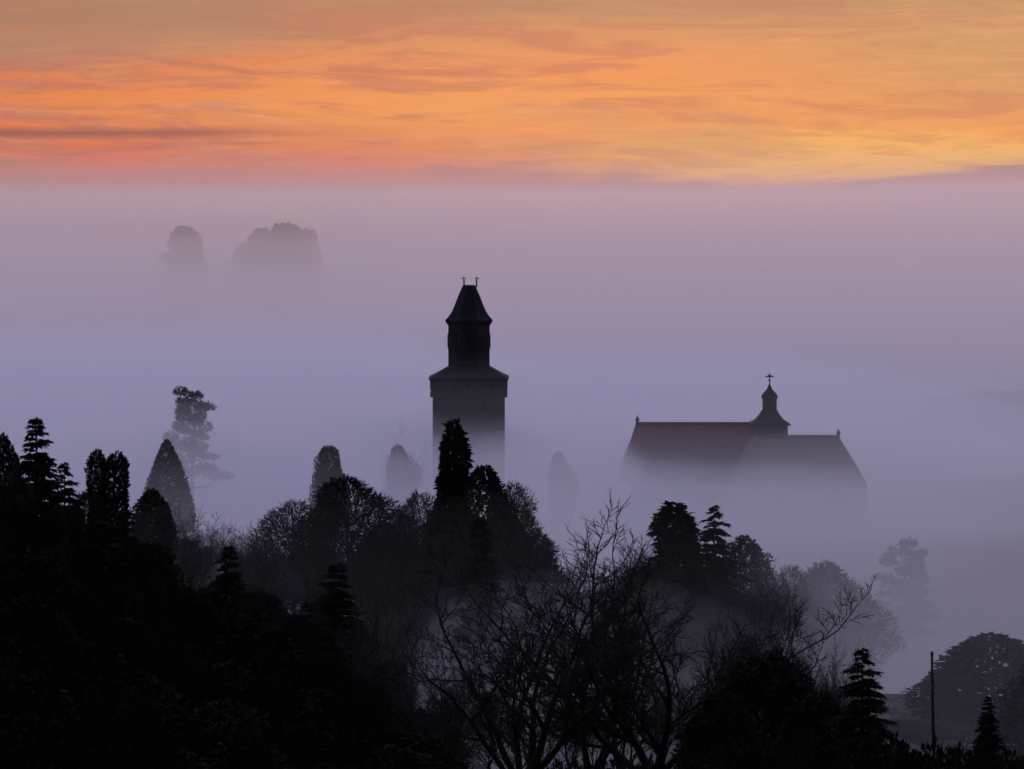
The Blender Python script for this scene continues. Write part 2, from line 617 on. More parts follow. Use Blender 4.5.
c8 = 1 / math.cos(math.pi / 8)
MB().rings([(21.0 * S * c8, tz(325)), (23.4 * S * c8, tz(321.5)), (23.6 * S * c8, tz(320)), (21.2 * S * c8, tz(317.5)), (17.6 * S * c8, tz(312.5)),
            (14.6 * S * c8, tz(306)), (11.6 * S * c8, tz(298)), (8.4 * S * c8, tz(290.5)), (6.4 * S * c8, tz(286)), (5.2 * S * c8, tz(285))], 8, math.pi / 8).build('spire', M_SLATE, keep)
for px, lean in ((464.2, -0.06), (476.4, 0.06)):
    x = (px - 469) * S
    mb = MB()
    mb.tube([(x, 0, tz(287)), (x + lean * 0.4, 0, tz(281.5)), (x + lean, 0, tz(276.5))], [0.11, 0.07, 0.04], 6)
    mb.rings([(0.02, tz(281.5)), (0.13, tz(280.7)), (0.02, tz(279.9))], 6)
    mb.v = mb.v[:-18] + [(vx + x, vy, vz) for vx, vy, vz in mb.v[-18:]]
    mb.tube([(x + lean - 0.28, 0, tz(278.2)), (x + lean + 0.28, 0, tz(278.4))], 0.04, 5)
    mb.build('finial', M_IRON, keep)
# slit windows in the shaft
for px, py in ((484, 404), (455, 425), (478, 440)):
    p = Vector(((px - 469) * S, -hw - 0.02, tz(py)))
    MB().box(p, (0.5, 0.16, 1.15)).build('window', M_GLASS, keep)

# --- the castle hall: long tiled roof with hipped ends, a lower wing and a bell turret
HD = 560.0
SH = HD / F_PX / math.cos(PITCH)
hb = at(740, 430, HD)
hall_base = ground_z(hb.x, HD) - 0.5


def hz(py):
    return at(740, py, HD).z - hall_base


def hx(px):
    return (px - 740) * SH


hall = tag(empty('castle_hall', (hb.x, HD, hall_base)), 'long red roofed castle hall with bell turret half sunk in fog', 'castle')


def hip(mb, x0, x1, hipl, hipr, ridge, eave, depth, y0=0.0):
    """Hipped roof, ridge along X, kicked a little at the eaves, with a closed underside."""
    m_ = eave + (ridge - eave) * 0.18
    v = []
    for (fx, d, z) in ((1.0, 1.0, eave), (0.85, 0.85, m_)):
        v += [(x0 + (1 - fx) * hipl, y0 - depth * d, z), (x1 - (1 - fx) * hipr, y0 - depth * d, z),
              (x1 - (1 - fx) * hipr, y0 + depth * d, z), (x0 + (1 - fx) * hipl, y0 + depth * d, z)]
    v += [(x0 + hipl, y0, ridge), (x1 - hipr, y0, ridge)]
    f = [(0, 3, 2, 1)] + [(k, (k + 1) % 4, 4 + (k + 1) % 4, 4 + k) for k in range(4)]
    f += [(4, 5, 9, 8), (5, 6, 9), (6, 7, 8, 9), (7, 4, 8)]
    return mb.add(v, f)


EAVE = 480
MB().box(((hx(630) + hx(789)) / 2, 0, hz(EAVE) / 2 + 0.1), (hx(789) - hx(630), 10.6, hz(EAVE) + 0.2)).build('main_wall', M_PLASTER, hall)
MB().box(((hx(789) + hx(862)) / 2 + 0.15, 0.2, hz(EAVE + 4) / 2 + 0.1), (hx(862) - hx(789) + 0.3, 9.6, hz(EAVE + 4) + 0.2)).build('wing_wall', M_PLASTER, hall)
mb = MB()
hip(mb, hx(617), hx(790), hx(637) - hx(617), hx(790) - hx(782), hz(423.5), hz(EAVE), 6.0)
mr = mb.build('main_roof', M_TILE, hall)
mb = MB()
hip(mb, hx(776), hx(865), 0.6, hx(865) - hx(839), hz(436.5), hz(EAVE + 4), 5.4, 0.2)
wr = mb.build('wing_roof', M_TILE_OLD, hall)
# ridge tiles and the little ball finials at the hips
mb = MB()
mb.tube([(hx(637), 0, hz(423.3)), (hx(782), 0, hz(423.3))], 0.16, 6)
mb.tube([(hx(637), 0, hz(423.6)), (hx(617) + (hx(637) - hx(617)) * 0.2, -4.8, hz(EAVE) + (hz(423.5) - hz(EAVE)) * 0.18)], 0.15, 6)
mb.build('ridge_tiles', M_TILE, mr)
mb = MB()
mb.tube([(hx(788), 0.2, hz(436.3)), (hx(839), 0.2, hz(436.3))], 0.15, 6)
mb.build('ridge_tiles', M_TILE, wr)
for px, py, yy, par_ in ((637.3, 423, 0.0, mr), (838.5, 436.5, 0.2, wr)):
    mb = MB()
    mb.rings([(0.22, hz(py) - 0.1), (0.14, hz(py) + 0.2), (0.26, hz(py) + 0.4), (0.12, hz(py) + 0.58), (0.03, hz(py) + 0.9)], 8)
    mb.v = [(vx + hx(px), vy + yy, vz) for vx, vy, vz in mb.v]
    mb.build('finial', M_IRON, par_)
# windows in the long wall (mostly lost in the fog)
for k in range(9):
    px = 642 + k * 17
    f_ = MB().box((hx(px), -5.33, hz(EAVE) - 2.2), (1.25, 0.12, 2.1)).build('window', M_STONE, hall)
    MB().box((hx(px), -5.37, hz(EAVE) - 2.2), (0.95, 0.12, 1.8)).build('pane', M_GLASS, f_)
# bell turret astride the ridge
bt = MB().box((hx(772), 0.0, hz(433.5)), (30 * SH, 3.3, hz(424) - hz(443))).build('bell_turret', M_SLATE, hall)
TX = hx(769.5)


def turret_part(prof, n, name, mat, par, rot=0.0):
    mb = MB().rings(prof, n, rot)
    mb.v = [(vx + TX, vy, vz) for vx, vy, vz in mb.v]
    return mb.build(name, mat, par)


q = 1 / math.cos(math.pi / 4)
turret_part([(20.5 * SH * q, hz(424.6)), (20.0 * SH * q, hz(423.4)), (14 * SH * q, hz(419.5)), (9.5 * SH * q, hz(414)), (7.4 * SH * q, hz(410))], 4, 'skirt_roof', M_SLATE, bt, math.pi / 4)
turret_part([(7.0 * SH * c8, hz(412)), (7.0 * SH * c8, hz(398.5))], 8, 'lantern', M_SLATE, bt, math.pi / 8)
turret_part([(7.2 * SH * c8, hz(399)), (8.2 * SH * c8, hz(397.6)), (7.9 * SH * c8, hz(396)), (6.4 * SH * c8, hz(393)), (3.6 * SH * c8, hz(390.4)), (2.2 * SH * c8, hz(388)), (1.2 * SH * c8, hz(385.5)), (0.5 * SH, hz(383))], 8, 'dome', M_SLATE, bt, math.pi / 8)
mb = MB()
mb.tube([(TX, 0, hz(386)), (TX, 0, hz(372.5))], [0.075, 0.045], 6)
mb.tube([(TX - 0.5, 0, hz(376.6)), (TX + 0.5, 0, hz(376.6))], 0.06, 6)
mb.rings([(0.02, hz(381.6)), (0.17, hz(380.2)), (0.02, hz(378.8))], 8)
mb.v = mb.v[:-24] + [(vx + TX, vy, vz) for vx, vy, vz in mb.v[-24:]]
mb.add([(TX - 0.42, -0.02, hz(377.4)), (TX + 0.25, -0.02, hz(377.2)), (TX + 0.3, -0.02, hz(375.6)), (TX - 0.1, -0.02, hz(374.6)),
        (TX - 0.42, 0.02, hz(377.4)), (TX + 0.25, 0.02, hz(377.2)), (TX + 0.3, 0.02, hz(375.6)), (TX - 0.1, 0.02, hz(374.6))],
       [(0, 1, 2, 3), (7, 6, 5, 4), (0, 4, 5, 1), (1, 5, 6, 2), (2, 6, 7, 3), (3, 7, 4, 0)])
mb.build('weather_vane', M_IRON, bt)

# ------------------------------------------------------------------ trees
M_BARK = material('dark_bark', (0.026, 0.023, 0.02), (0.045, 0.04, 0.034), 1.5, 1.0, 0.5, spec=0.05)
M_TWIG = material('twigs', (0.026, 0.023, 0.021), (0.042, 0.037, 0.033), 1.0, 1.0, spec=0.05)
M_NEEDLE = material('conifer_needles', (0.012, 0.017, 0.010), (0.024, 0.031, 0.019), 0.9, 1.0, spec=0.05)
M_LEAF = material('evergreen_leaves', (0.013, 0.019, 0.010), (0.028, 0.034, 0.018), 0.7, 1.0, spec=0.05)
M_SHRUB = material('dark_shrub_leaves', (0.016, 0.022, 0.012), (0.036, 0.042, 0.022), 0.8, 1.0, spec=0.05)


def rvec(rng, s=1.0):
    return Vector((rng.uniform(-s, s), rng.uniform(-s, s), rng.uniform(-s, s)))


class Tree:
    """A prototype: named part meshes, native height and native crown width."""
    def __init__(self, parts, h, w):
        self.parts, self.h, self.w = parts, h, w


def measure(mbs):
    zs = [p[2] for m in mbs for p in m.v]
    xs = sorted(p[0] for m in mbs for p in m.v)
    n = len(xs)
    return max(zs), xs[int(n * 0.985)] - xs[int(n * 0.015)]


def limb(mb, p, d, length, r0, r1, steps, rng, wob, trop, sides, collect=None):
    """A tapering, wandering limb; returns its points."""
    pts, rads = [p.copy()], [r0]
    d = d.normalized()
    for i in range(steps):
        d = (d + rvec(rng, wob) + Vector((0, 0, trop))).normalized()
        p = p + d * (length / steps)
        pts.append(p.copy())
        rads.append(r0 + (r1 - r0) * (i + 1) / steps)
    mb.tube(pts, rads, sides)
    if collect is not None:
        collect.append((pts, rads, d.copy()))
    return pts, rads, d


def sliver(mb, p, d, length, w, rng):
    """A fine twig: a thin three-sided spike."""
    a = d.orthogonal().normalized() * w
    b = d.cross(a)
    e = p + d * length
    mb.add([p + a, p - a * 0.5 + b * 0.87, p - a * 0.5 - b * 0.87, e], [(0, 1, 3), (1, 2, 3), (2, 0, 3)])


def bare_tree(seed, h=12.0, fork=0.3, stems=4, spread=0.6, levels=4, ratio=0.66, reach=0.46, kids=(4, 6), r0=0.24, tip=0.012, wob=0.16, trop=0.06, fuzz=4, fuzz_len=0.55, fuzz_w=0.011, angle=(28, 58)):
    rng = random.Random(seed)
    tr, br = MB(), MB()
    pts, rads, d = limb(tr, Vector((0, 0, -0.6)), Vector((rng.uniform(-.08, .08), rng.uniform(-.08, .08), 1)), h * fork + 0.6, r0 * 1.25, r0, 5, rng, 0.05, 0.0, 8)
    ends = []

    def grow(p, d, length, r, lev):
        steps = max(3, 6 - lev)
        sides = 6 if lev < 2 else (4 if lev < 3 else 3)
        r1 = max(tip, r * 0.42)
        pt, rd, dd = limb(tr if lev == 0 else br, p, d, length, r, r1, steps, rng, wob * (1 + 0.25 * lev), trop, sides)
        if lev >= levels:
            ends.append((pt, dd, length))
            return
        n = rng.randint(*kids)
        for k in range(n):
            t = 0.22 + 0.78 * (k + rng.random() * 0.8) / n
            t = min(t, 0.999)
            i = min(int(t * steps), steps - 1)
            f = t * steps - i
            q = pt[i].lerp(pt[i + 1], f)
            ax = (pt[i + 1] - pt[i]).normalized()
            side = ax.orthogonal().normalized()
            side.rotate(Matrix.Rotation(k * 2.399 + rng.uniform(-0.6, 0.6), 3, ax))
            an = R(rng.uniform(*angle))
            nd = ax * math.cos(an) + side * math.sin(an)
            grow(q, nd, length * ratio * rng.uniform(0.7, 1.12) * (1.08 - 0.35 * t), max(tip, (rd[i] * 0.68)), lev + 1)
        grow(pt[-1], dd, length * ratio * 0.95, r1, lev + 1)

    top = pts[-1]
    for k in range(stems):
        a = 2 * math.pi * (k + rng.uniform(-.3, .3)) / stems
        sp = spread * rng.uniform(0.55, 1.1)
        nd = Vector((math.cos(a) * sp, math.sin(a) * sp, 1.0))
        start = pts[-1] if k % 2 == 0 else pts[-2].lerp(pts[-1], rng.uniform(0.2, 0.9))
        grow(start, nd, h * (1 - fork) * reach * rng.uniform(0.87, 1.13), r0 * rng.uniform(0.5, 0.72), 0)
    for pt, dd, length in ends:
        for k in range(fuzz):
            i = rng.randrange(1, len(pt))
            nd = (dd + rvec(rng, 0.75) + Vector((0, 0, 0.15))).normalized()
            sliver(br, pt[i], nd, fuzz_len * rng.uniform(0.5, 1.2), fuzz_w, rng)
    hh, ww = measure([br])
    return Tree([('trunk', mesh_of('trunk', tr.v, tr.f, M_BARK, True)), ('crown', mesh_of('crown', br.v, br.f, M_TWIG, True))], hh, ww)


def card(v, f, p, d, n, ln, w):
    """A leafy spray: a narrow bent diamond of two faces."""
    s = d.cross(n).normalized() * w
    b = len(v)
    v += [tuple(p), tuple(p + d * ln * 0.5 + s), tuple(p + d * ln - n * ln * 0.15), tuple(p + d * ln * 0.5 - s)]
    f += [(b, b + 1, b + 2), (b, b + 2, b + 3)]


def conifer(seed, h=12.0, w=5.0, whorls=26, base=0.08, droop=0.35, power=0.85, sparse=0.0, top_r=0.03, ragged=0.2):
    rng = random.Random(seed)
    tr, cr = MB(), MB()
    limb(tr, Vector((0, 0, -0.6)), Vector((0, 0, 1)), h + 0.5, h * 0.017 + 0.03, 0.012, 10, rng, 0.012, 0.02, 7)
    v, f = [], []
    for k in range(whorls):
        t = (k + rng.uniform(-.3, .3)) / (whorls - 1)
        t = min(max(t, 0), 1)
        z = h * (base + (0.985 - base) * t)
        L = w / 2 * ((1 - t) ** power + top_r)
        n = rng.randint(5, 8) if t < 0.85 else 4
        a0 = rng.random() * 6.28
        for b in range(n):
            if rng.random() < sparse:
                continue
            a = a0 + b * 6.283 / n + rng.uniform(-.25, .25)
            l = L * rng.uniform(1 - ragged * 1.6, 1 + ragged)
            out = Vector((math.cos(a), math.sin(a), 0))
            rise = 0.25 + 0.5 * t
            z0 = z
            z = min(h * 0.99, z + rng.uniform(-.6, .6) * h / whorls)
            p = Vector((0, 0, z))
            ns = 6 if L > 0.6 else 4
            pts = []
            for i in range(1, ns + 1):
                u = i / ns
                q = Vector((0, 0, z)) + out * l * u + Vector((0, 0, l * (rise * u - (droop + 0.35) * u * u + 0.18 * u ** 4)))
                pts.append(q)
            cr.tube([p] + pts, [0.03 * (1 - i / (ns + 1)) + 0.008 for i in range(ns + 1)], 3)
            for i, q in enumerate(pts):
                d = (q - (pts[i - 1] if i else p)).normalized()
                up = Vector((0, 0, 1))
                side = d.cross(up).normalized()
                sl = min(0.28 + 0.30 * l * (1 - 0.55 * (i + 1) / ns), 0.95)
                for sg in (-1, 1, 0):
                    for rep in range(2):
                        dd = (d * rng.uniform(0.5, 1.0) + side * sg * rng.uniform(0.6, 1.0) + Vector((0, 0, rng.uniform(-0.5, 0.1)))).normalized()
                        nn = (up + rvec(rng, 0.5)).normalized()
                        card(v, f, q - d * rng.random() * l / ns, dd, nn, sl * rng.uniform(0.7, 1.2), sl * 0.2)
            z = z0
    cr.add(v, f)
    hh, ww = measure([cr])
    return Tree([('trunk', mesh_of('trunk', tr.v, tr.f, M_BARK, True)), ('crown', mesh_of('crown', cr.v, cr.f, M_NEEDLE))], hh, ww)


def crown_cloud(rng, v, f, centre, prof, h, n, size, lump, seed, up=0.3, inner=0.45, droop=0.0, narrow=0.3):
    """Leaf sprays through the volume of a crown whose radius is prof(t) (t = 0 bottom .. 1 top), with lumps and gaps."""
    made = 0
    while made < n:
        t = rng.random()
        r = prof(t)
        if rng.random() > (r / lump[1]) ** 1.1 + 0.06:
            continue
        a = rng.random() * 6.2832
        nz = noise.noise(Vector((math.cos(a) * 1.6 + seed, math.sin(a) * 1.6, t * lump[2])))
        nz2 = noise.noise(Vector((math.cos(a) * 4.0 + seed, math.sin(a) * 4.0, t * lump[2] * 2.6 + 9)))
        rr = r * (1 + lump[0] * nz * 1.6 + lump[0] * 0.8 * nz2)
        u = inner + (1 - inner) * rng.random() ** 0.6
        off = lump[0] * lump[1] * 0.6
        cx, cy_ = off * noise.noise(Vector((t * 2.2, seed, 4.0))), off * noise.noise(Vector((t * 2.2, seed, 8.0)))
        p = centre + Vector((cx, cy_, 0)) + Vector((math.cos(a) * rr * u, math.sin(a) * rr * u, h * t))
        d = (Vector((math.cos(a), math.sin(a), up)) + rvec(rng, 0.9) + Vector((0, 0, -droop))).normalized()
        nn = (Vector((0, 0, 1)) + rvec(rng, 0.8)).normalized()
        if abs(d.dot(nn)) > 0.95:
            continue
        card(v, f, p, d, nn, size * rng.uniform(0.6, 1.4), size * narrow)
        made += 1


def evergreen(seed, h, w, prof, n=7000, size=0.4, lump=0.16, lumpf=3.0, bare=0.06, mat=None, up=0.4, inner=0.4, limbs=18, narrow=0.3):
    rng = random.Random(seed)
    tr, cr = MB(), MB()
    limb(tr, Vector((0, 0, -0.6)), Vector((0, 0, 1)), h * 0.93 + 0.6, h * 0.018 + 0.05, 0.02, 8, rng, 0.03, 0.03, 7)
    v, f = [], []
    pr = lambda t: w / 2 * prof(t)
    for k in range(limbs):
        t = rng.uniform(0.05, 0.85)
        a = k * 2.399
        limb(cr, Vector((0, 0, h * (bare + (1 - bare) * t * 0.85))), Vector((math.cos(a), math.sin(a), 0.7)), pr(t) * 0.95, 0.06, 0.015, 4, rng, 0.15, 0.05, 4)
    crown_cloud(rng, v, f, Vector((0, 0, h * bare)), pr, h * (1 - bare), n, size, (lump, w / 2, lumpf), seed * 1.37, up, inner, 0.0, narrow)
    cr.add(v, f)
    hh, ww = measure([cr])
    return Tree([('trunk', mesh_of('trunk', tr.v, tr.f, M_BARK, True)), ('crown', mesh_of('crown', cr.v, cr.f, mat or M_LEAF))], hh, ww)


def pine(seed, h, pads, n=420, size=0.4, lean=0.0):
    """Cedar or pine: a trunk, spreading limbs, and flat pads of foliage. pads: (x, y, z, rx, rz) in metres."""
    rng = random.Random(seed)
    tr, cr = MB(), MB()
    pts, rads, _ = limb(tr, Vector((0, 0, -0.6)), Vector((lean, 0, 1)), h * 0.96 + 0.6, h * 0.02 + 0.05, 0.03, 9, rng, 0.03, 0.02, 7)
    v, f = [], []
    for (x, y, z, rx, rz) in pads:
        k = min(range(len(pts)), key=lambda i: abs(pts[i].z - (z - rx * 0.5)))
        b = pts[k]
        e = Vector((x, y, z - rz * 0.3))
        m_ = b.lerp(e, 0.5) + Vector((0, 0, -0.15 * (e - b).length))
        cr.tube([b, m_, e], [0.08, 0.055, 0.02], 5)
        for i in range(n):
            a = rng.random() * 6.2832
            u = math.sqrt(rng.random())
            lump = 1 + 0.35 * noise.noise(Vector((math.cos(a) * 1.5 + x * 3, math.sin(a) * 1.5, z)))
            p = Vector((x + math.cos(a) * u * rx * lump, y + math.sin(a) * u * rx * lump, z + rng.uniform(-1, 1) * rz * math.sqrt(max(0, 1 - u * u)) - 0.25 * rz * u))
            d = (Vector((math.cos(a), math.sin(a), 0.35)) + rvec(rng, 0.8)).normalized()
            nn = (Vector((0, 0, 1)) + rvec(rng, 0.5)).normalized()
            card(v, f, p, d, nn, size * rng.uniform(0.6, 1.3), size * 0.22)
    cr.add(v, f)
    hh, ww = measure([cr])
    return Tree([('trunk', mesh_of('trunk', tr.v, tr.f, M_BARK, True)), ('crown', mesh_of('crown', cr.v, cr.f, M_NEEDLE))], hh, ww)


def dome(t):       # rounded, widest below the middle
    return max(0.02, math.sin(math.pi * min(1, 0.10 + 0.90 * t) ** 0.85)) ** 0.6


def teardrop(t):   # cypress dome: full base, pointed round top
    return max(0.03, (1 - t ** 1.7) ** 0.85 * (0.86 + 0.18 * math.sin(min(1, t * 3) * math.pi / 2)))


def column(t):     # clipped looking column
    return 0.92 if t < 0.86 else max(0.05, 0.92 * math.sqrt(max(0, 1 - ((t - 0.86) / 0.14) ** 2)))


def mound(t):
    return math.sqrt(max(0.0004, 1 - t * t))


def spruce_column(t):   # irregular tall conifer
    return max(0.05, (1 - t) ** 0.55 * (0.75 + 0.25 * math.sin(t * 16)))


P = {}
P['spruce'] = conifer(3, 9, 4.4, 32, 0.05, 0.32)
P['spruce_ragged'] = conifer(8, 9.5, 4.4, 30, 0.06, 0.45, 0.75, 0.10, 0.04, 0.38)
P['spire'] = conifer(15, 11, 3.0, 38, 0.06, 0.4, 0.8, 0.05, 0.05, 0.3)
P['fir_column'] = evergreen(21, 10, 4.6, spruce_column, 9000, 0.42, 0.30, 5.0, 0.04, M_NEEDLE, -0.1)
P['cypress'] = evergreen(22, 9, 5.0, teardrop, 12000, 0.30, 0.07, 4.0, 0.03, M_LEAF, 0.9, 0.5)
P['clipped'] = evergreen(24, 8, 2.6, column, 6000, 0.34, 0.16, 4.0, 0.02, M_LEAF, 0.7, 0.4)
P['round'] = evergreen(25, 10, 7.5, dome, 11000, 0.45, 0.20, 3.0, 0.12, M_LEAF, 0.4, 0.35)
P['round_loose'] = evergreen(26, 11, 8.0, dome, 6500, 0.5, 0.30, 3.6, 0.14, M_LEAF, 0.5, 0.2, 40)
P['mound'] = evergreen(27, 6, 7.0, mound, 9000, 0.36, 0.22, 3.0, 0.0, M_SHRUB, 0.4, 0.35)
P['bush'] = evergreen(28, 2.4, 3.6, mound, 2600, 0.26, 0.30, 3.0, 0.0, M_SHRUB, 0.5, 0.2)


def pads(seed, n, z0, z1, env, rx):
    r_ = random.Random(seed)
    out = []
    for k in range(n):
        t = (k + r_.random()) / n
        z = z0 + (z1 - z0) * t
        a = k * 2.399 + r_.uniform(-.5, .5)
        q_ = env(t) * r_.uniform(0.45, 1.0)
        out.append((math.cos(a) * q_, math.sin(a) * q_, z, rx * r_.uniform(0.7, 1.3) * (1.1 - 0.5 * t), r_.uniform(0.25, 0.55)))
    return out


P['cedar'] = pine(31, 11, [(0.35, 0, 11.0, 0.55, 0.35), (-1.05, 0.3, 11.3, 0.75, 0.4), (-0.75, 0, 10.6, 0.8, 0.5), (1.5, 0.2, 10.0, 0.6, 0.35)] + pads(5, 32, 4.0, 10.4, lambda t: 3.1 - 1.8 * t, 0.92), 300, 0.34, 0.03)
P['pine'] = pine(33, 9, [(0.3, 0, 8.9, 0.6, 0.35), (-0.7, 0.2, 8.3, 0.8, 0.4), (1.0, 0, 8.1, 0.8, 0.4)] + pads(9, 24, 1.8, 7.9, lambda t: 2.7 - 0.9 * t - 1.2 * max(0, 0.4 - t), 1.0), 240, 0.42, -0.03)
P['far_round'] = evergreen(41, 10, 9.0, lambda t: mound(t) ** 0.8, 9000, 0.7, 0.55, 4.0, 0.05, M_TWIG, 0.5, 0.3, 30)
P['blunt'] = evergreen(44, 9, 6.0, lambda t: mound(t) ** 0.8, 10000, 0.4, 0.22, 3.4, 0.03, M_LEAF, 0.5, 0.35)
P['twig_crown'] = evergreen(42, 10, 8.5, dome, 15000, 0.6, 0.38, 3.2, 0.08, M_TWIG, 0.8, 0.25, 60, 0.075)
P['twig_crown_open'] = evergreen(43, 10, 8.5, dome, 9000, 0.65, 0.42, 3.6, 0.1, M_TWIG, 0.9, 0.2, 70, 0.06)
for i in range(4):
    P['bare%d' % i] = bare_tree(50 + i, 11 + i, 0.26, 4 + i % 2, 0.55 + 0.06 * i, 3, 0.66, 0.46, (4, 5), 0.15, 0.014, 0.15, 0.07, 5, 0.8, 0.013)
P['lacy'] = bare_tree(61, 11, 0.2, 6, 0.95, 3, 0.68, 0.46, (5, 6), 0.16, 0.016, 0.2, 0.02, 8, 0.75, 0.017, (32, 68))
P['lacy2'] = bare_tree(62, 11, 0.22, 6, 0.85, 3, 0.66, 0.46, (5, 6), 0.16, 0.016, 0.22, 0.03, 8, 0.75, 0.017, (32, 68))
P['thicket'] = bare_tree(63, 9, 0.1, 7, 0.35, 2, 0.62, 0.5, (4, 6), 0.09, 0.012, 0.12, 0.12, 5, 0.8, 0.012, (22, 45))

heights = []
GROUPS = {}


def plant(kind, px, py, d, wpx, label, cat='tree', name=None, group=None, rot=None, seedv=[0]):
    """Stands a tree of that kind on the ground where its top is seen at (px, py), d metres away, wpx pixels wide."""
    seedv[0] += 1
    rng = random.Random(seedv[0] * 7919)
    t = P[kind]
    top = at(px, py, d)
    gz = ground_z(top.x, d)
    h = top.z - gz
    w = wpx * d / F_PX
    heights.append((kind, px, py, d, round(h, 1), round(w, 1)))
    o = empty(name or cat, (top.x, d, gz), rng.uniform(0, 6.28) if rot is None else rot, (w / t.w, w / t.w, h / t.h))
    tag(o, label, cat.replace('_', ' '), group)
    for nm, me in t.parts:
        link(nm, me, o)
    return o

# ------------------------------------------------------------------ far beyond the castle
plant('far_round', 184, 224, 1720, 40, 'lone round tree showing pale above the far fog bank', 'round_tree', rot=0.4)
plant('far_round', 288, 221, 1720, 52, 'largest pale tree of the faint cluster above the far fog', 'round_tree', rot=1.1)
plant('far_round', 262, 226, 1735, 34, 'middling pale tree beside the largest one of the faint far cluster', 'round_tree')
plant('far_round', 306, 227, 1740, 28, 'narrow pale tree at the outer edge of the faint far cluster', 'round_tree')
plant('far_round', 244, 241, 1750, 26, 'smallest and lowest pale tree of the faint far cluster', 'round_tree')
# round the castle
plant('cedar', 192, 385, 480, 54, 'dark cedar with tiered open branches standing alone in the fog', 'cedar_tree', rot=0.0)
plant('cypress', 167, 438, 400, 48, 'smooth grey cypress with a pointed dome crown on the left slope', 'cypress_tree')
plant('blunt', 330, 444, 420, 37, 'small grey dome shaped evergreen standing in fog left of the tower', 'evergreen_tree')
plant('twig_crown', 400, 443, 490, 32, 'faint grey round tree in fog just left of the tower', 'round_tree')
plant('lacy', 410, 416, 535, 60, 'large very pale bare tree fading into fog behind the tower foot', 'bare_tree')
plant('twig_crown', 560, 450, 520, 28, 'faint solitary round tree in fog between the tower and the hall', 'round_tree')
plant('pine', 906, 536, 440, 58, 'pale ragged pine fading in fog below the hall', 'pine_tree', rot=0.3)
plant('twig_crown', 830, 558, 345, 92, 'rounded grey tree on the misty slope below the hall', 'round_tree')
plant('twig_crown_open', 790, 562, 318, 60, 'thin bare tree beside the rounded grey tree below the hall', 'bare_tree')
plant('spruce', 760, 568, 290, 30, 'short grey conifer at the foot of the right hand wood', 'conifer_tree')

# the wood in the middle, in front of the tower
plant('fir_column', 454, 417, 262, 66, 'tall dark irregular conifer in front of the tower foot', 'conifer_tree')
plant('twig_crown', 350, 473, 272, 120, 'broad dark bare tree with a dense rounded twig crown left of the tall conifer', 'bare_tree')
plant('twig_crown_open', 294, 497, 280, 84, 'lacy bare tree with see through twigs left of the broad dark one', 'bare_tree')
plant('lacy', 258, 520, 288, 70, 'lowest lacy bare tree where the middle wood meets the left slope', 'bare_tree')
plant('twig_crown_open', 420, 488, 284, 76, 'fine bare tree filling the gap left of the tall conifer', 'bare_tree')
plant('round', 484, 463, 276, 74, 'dense dark rounded tree directly right of the tall conifer', 'round_tree')
plant('twig_crown_open', 514, 478, 284, 66, 'lacy bare tree at the right end of the tower wood', 'bare_tree')
plant('spruce', 480, 517, 236, 66, 'broad black spruce below the rounded tree in the middle wood', 'spruce_tree')
plant('fir_column', 676, 500, 256, 92, 'stout dark conifer standing highest in the wood below the hall', 'conifer_tree')
plant('spruce_ragged', 714, 505, 262, 66, 'slender pointed dark conifer next to the stout one below the hall', 'conifer_tree')
plant('round_loose', 744, 534, 290, 74, 'loose grey crown on the falling edge of the wood below the hall', 'round_tree')
# left slope, skyline
plant('spruce', 36, 417, 200, 76, 'black pointed conifer highest on the left skyline', 'conifer_tree')
plant('round', 2, 431, 205, 44, 'black round topped tree cut by the left edge of the picture', 'round_tree')
plant('spruce_ragged', 64, 462, 205, 60, 'black low conifer right of the skyline conifer', 'conifer_tree')
plant('clipped', 97, 446, 228, 20, 'slimmer of two black clipped looking columns on the left slope', 'columnar_tree')
plant('clipped', 117, 448, 228, 25, 'stouter of two black clipped looking columns on the left slope', 'columnar_tree')
plant('round', 152, 487, 250, 44, 'dark rounded bush like tree at the foot of the grey cypress', 'round_tree')
plant('spruce', 229, 545, 196, 60, 'black pointed spruce in front of the left bare trees', 'spruce_tree')
plant('spruce', 337, 562, 190, 84, 'broad black spruce in front of the lacy bare trees', 'spruce_tree')

plant('round_loose', 500, 508, 268, 84, 'black loose crown filling the wood under the rounded tree', 'round_tree')
plant('twig_crown', 538, 530, 266, 70, 'dark twiggy tree at the edge of the mist hollow', 'bare_tree')
plant('twig_crown', 392, 520, 262, 90, 'dark twiggy crown in the wood below the tall conifer', 'bare_tree')
rng = random.Random(11)
GRP = 'leafless trees along the top of the left slope'
for k, (px, py, d, w) in enumerate([(136, 498, 246, 34), (180, 500, 256, 46), (204, 508, 262, 44), (226, 515, 268, 46), (246, 524, 262, 44), (192, 522, 236, 50)]):
    plant('bare%d' % (k % 4), px, py, d, w, 'feathery dark bare tree along the top of the left slope', 'bare_tree', group=GRP)
GRP = 'bare trees of the misty middle slope'
for k in range(40):
    px = 150 + (k + rng.random() * 0.8) * 640 / 40
    d = rng.uniform(205, 262)
    if 476 < px < 556:
        d = rng.uniform(262, 272)
    if 430 < px < 740:
        d = rng.uniform(246, 270)
    py = rng.uniform(545, 605) - (d - 205) * 0.35
    plant(['bare0', 'bare1', 'bare2', 'bare3', 'thicket'][k % 5], px, py, d, rng.uniform(40, 75), 'leafless grey tree in the crowded misty wood on the middle slope', 'bare_tree', group=GRP)
for k in range(13):
    px = 160 + k * 18 + rng.uniform(-8, 8)
    plant('thicket', px, rng.uniform(560, 615), rng.uniform(182, 200), rng.uniform(30, 55), 'leafless grey tree in the crowded misty wood on the middle slope', 'bare_tree', group=GRP)

# the black wood of the left hillside
GRP = 'trees of the black wood on the left hillside'
LB = 'dark tree lost among the black wood of the left hillside'


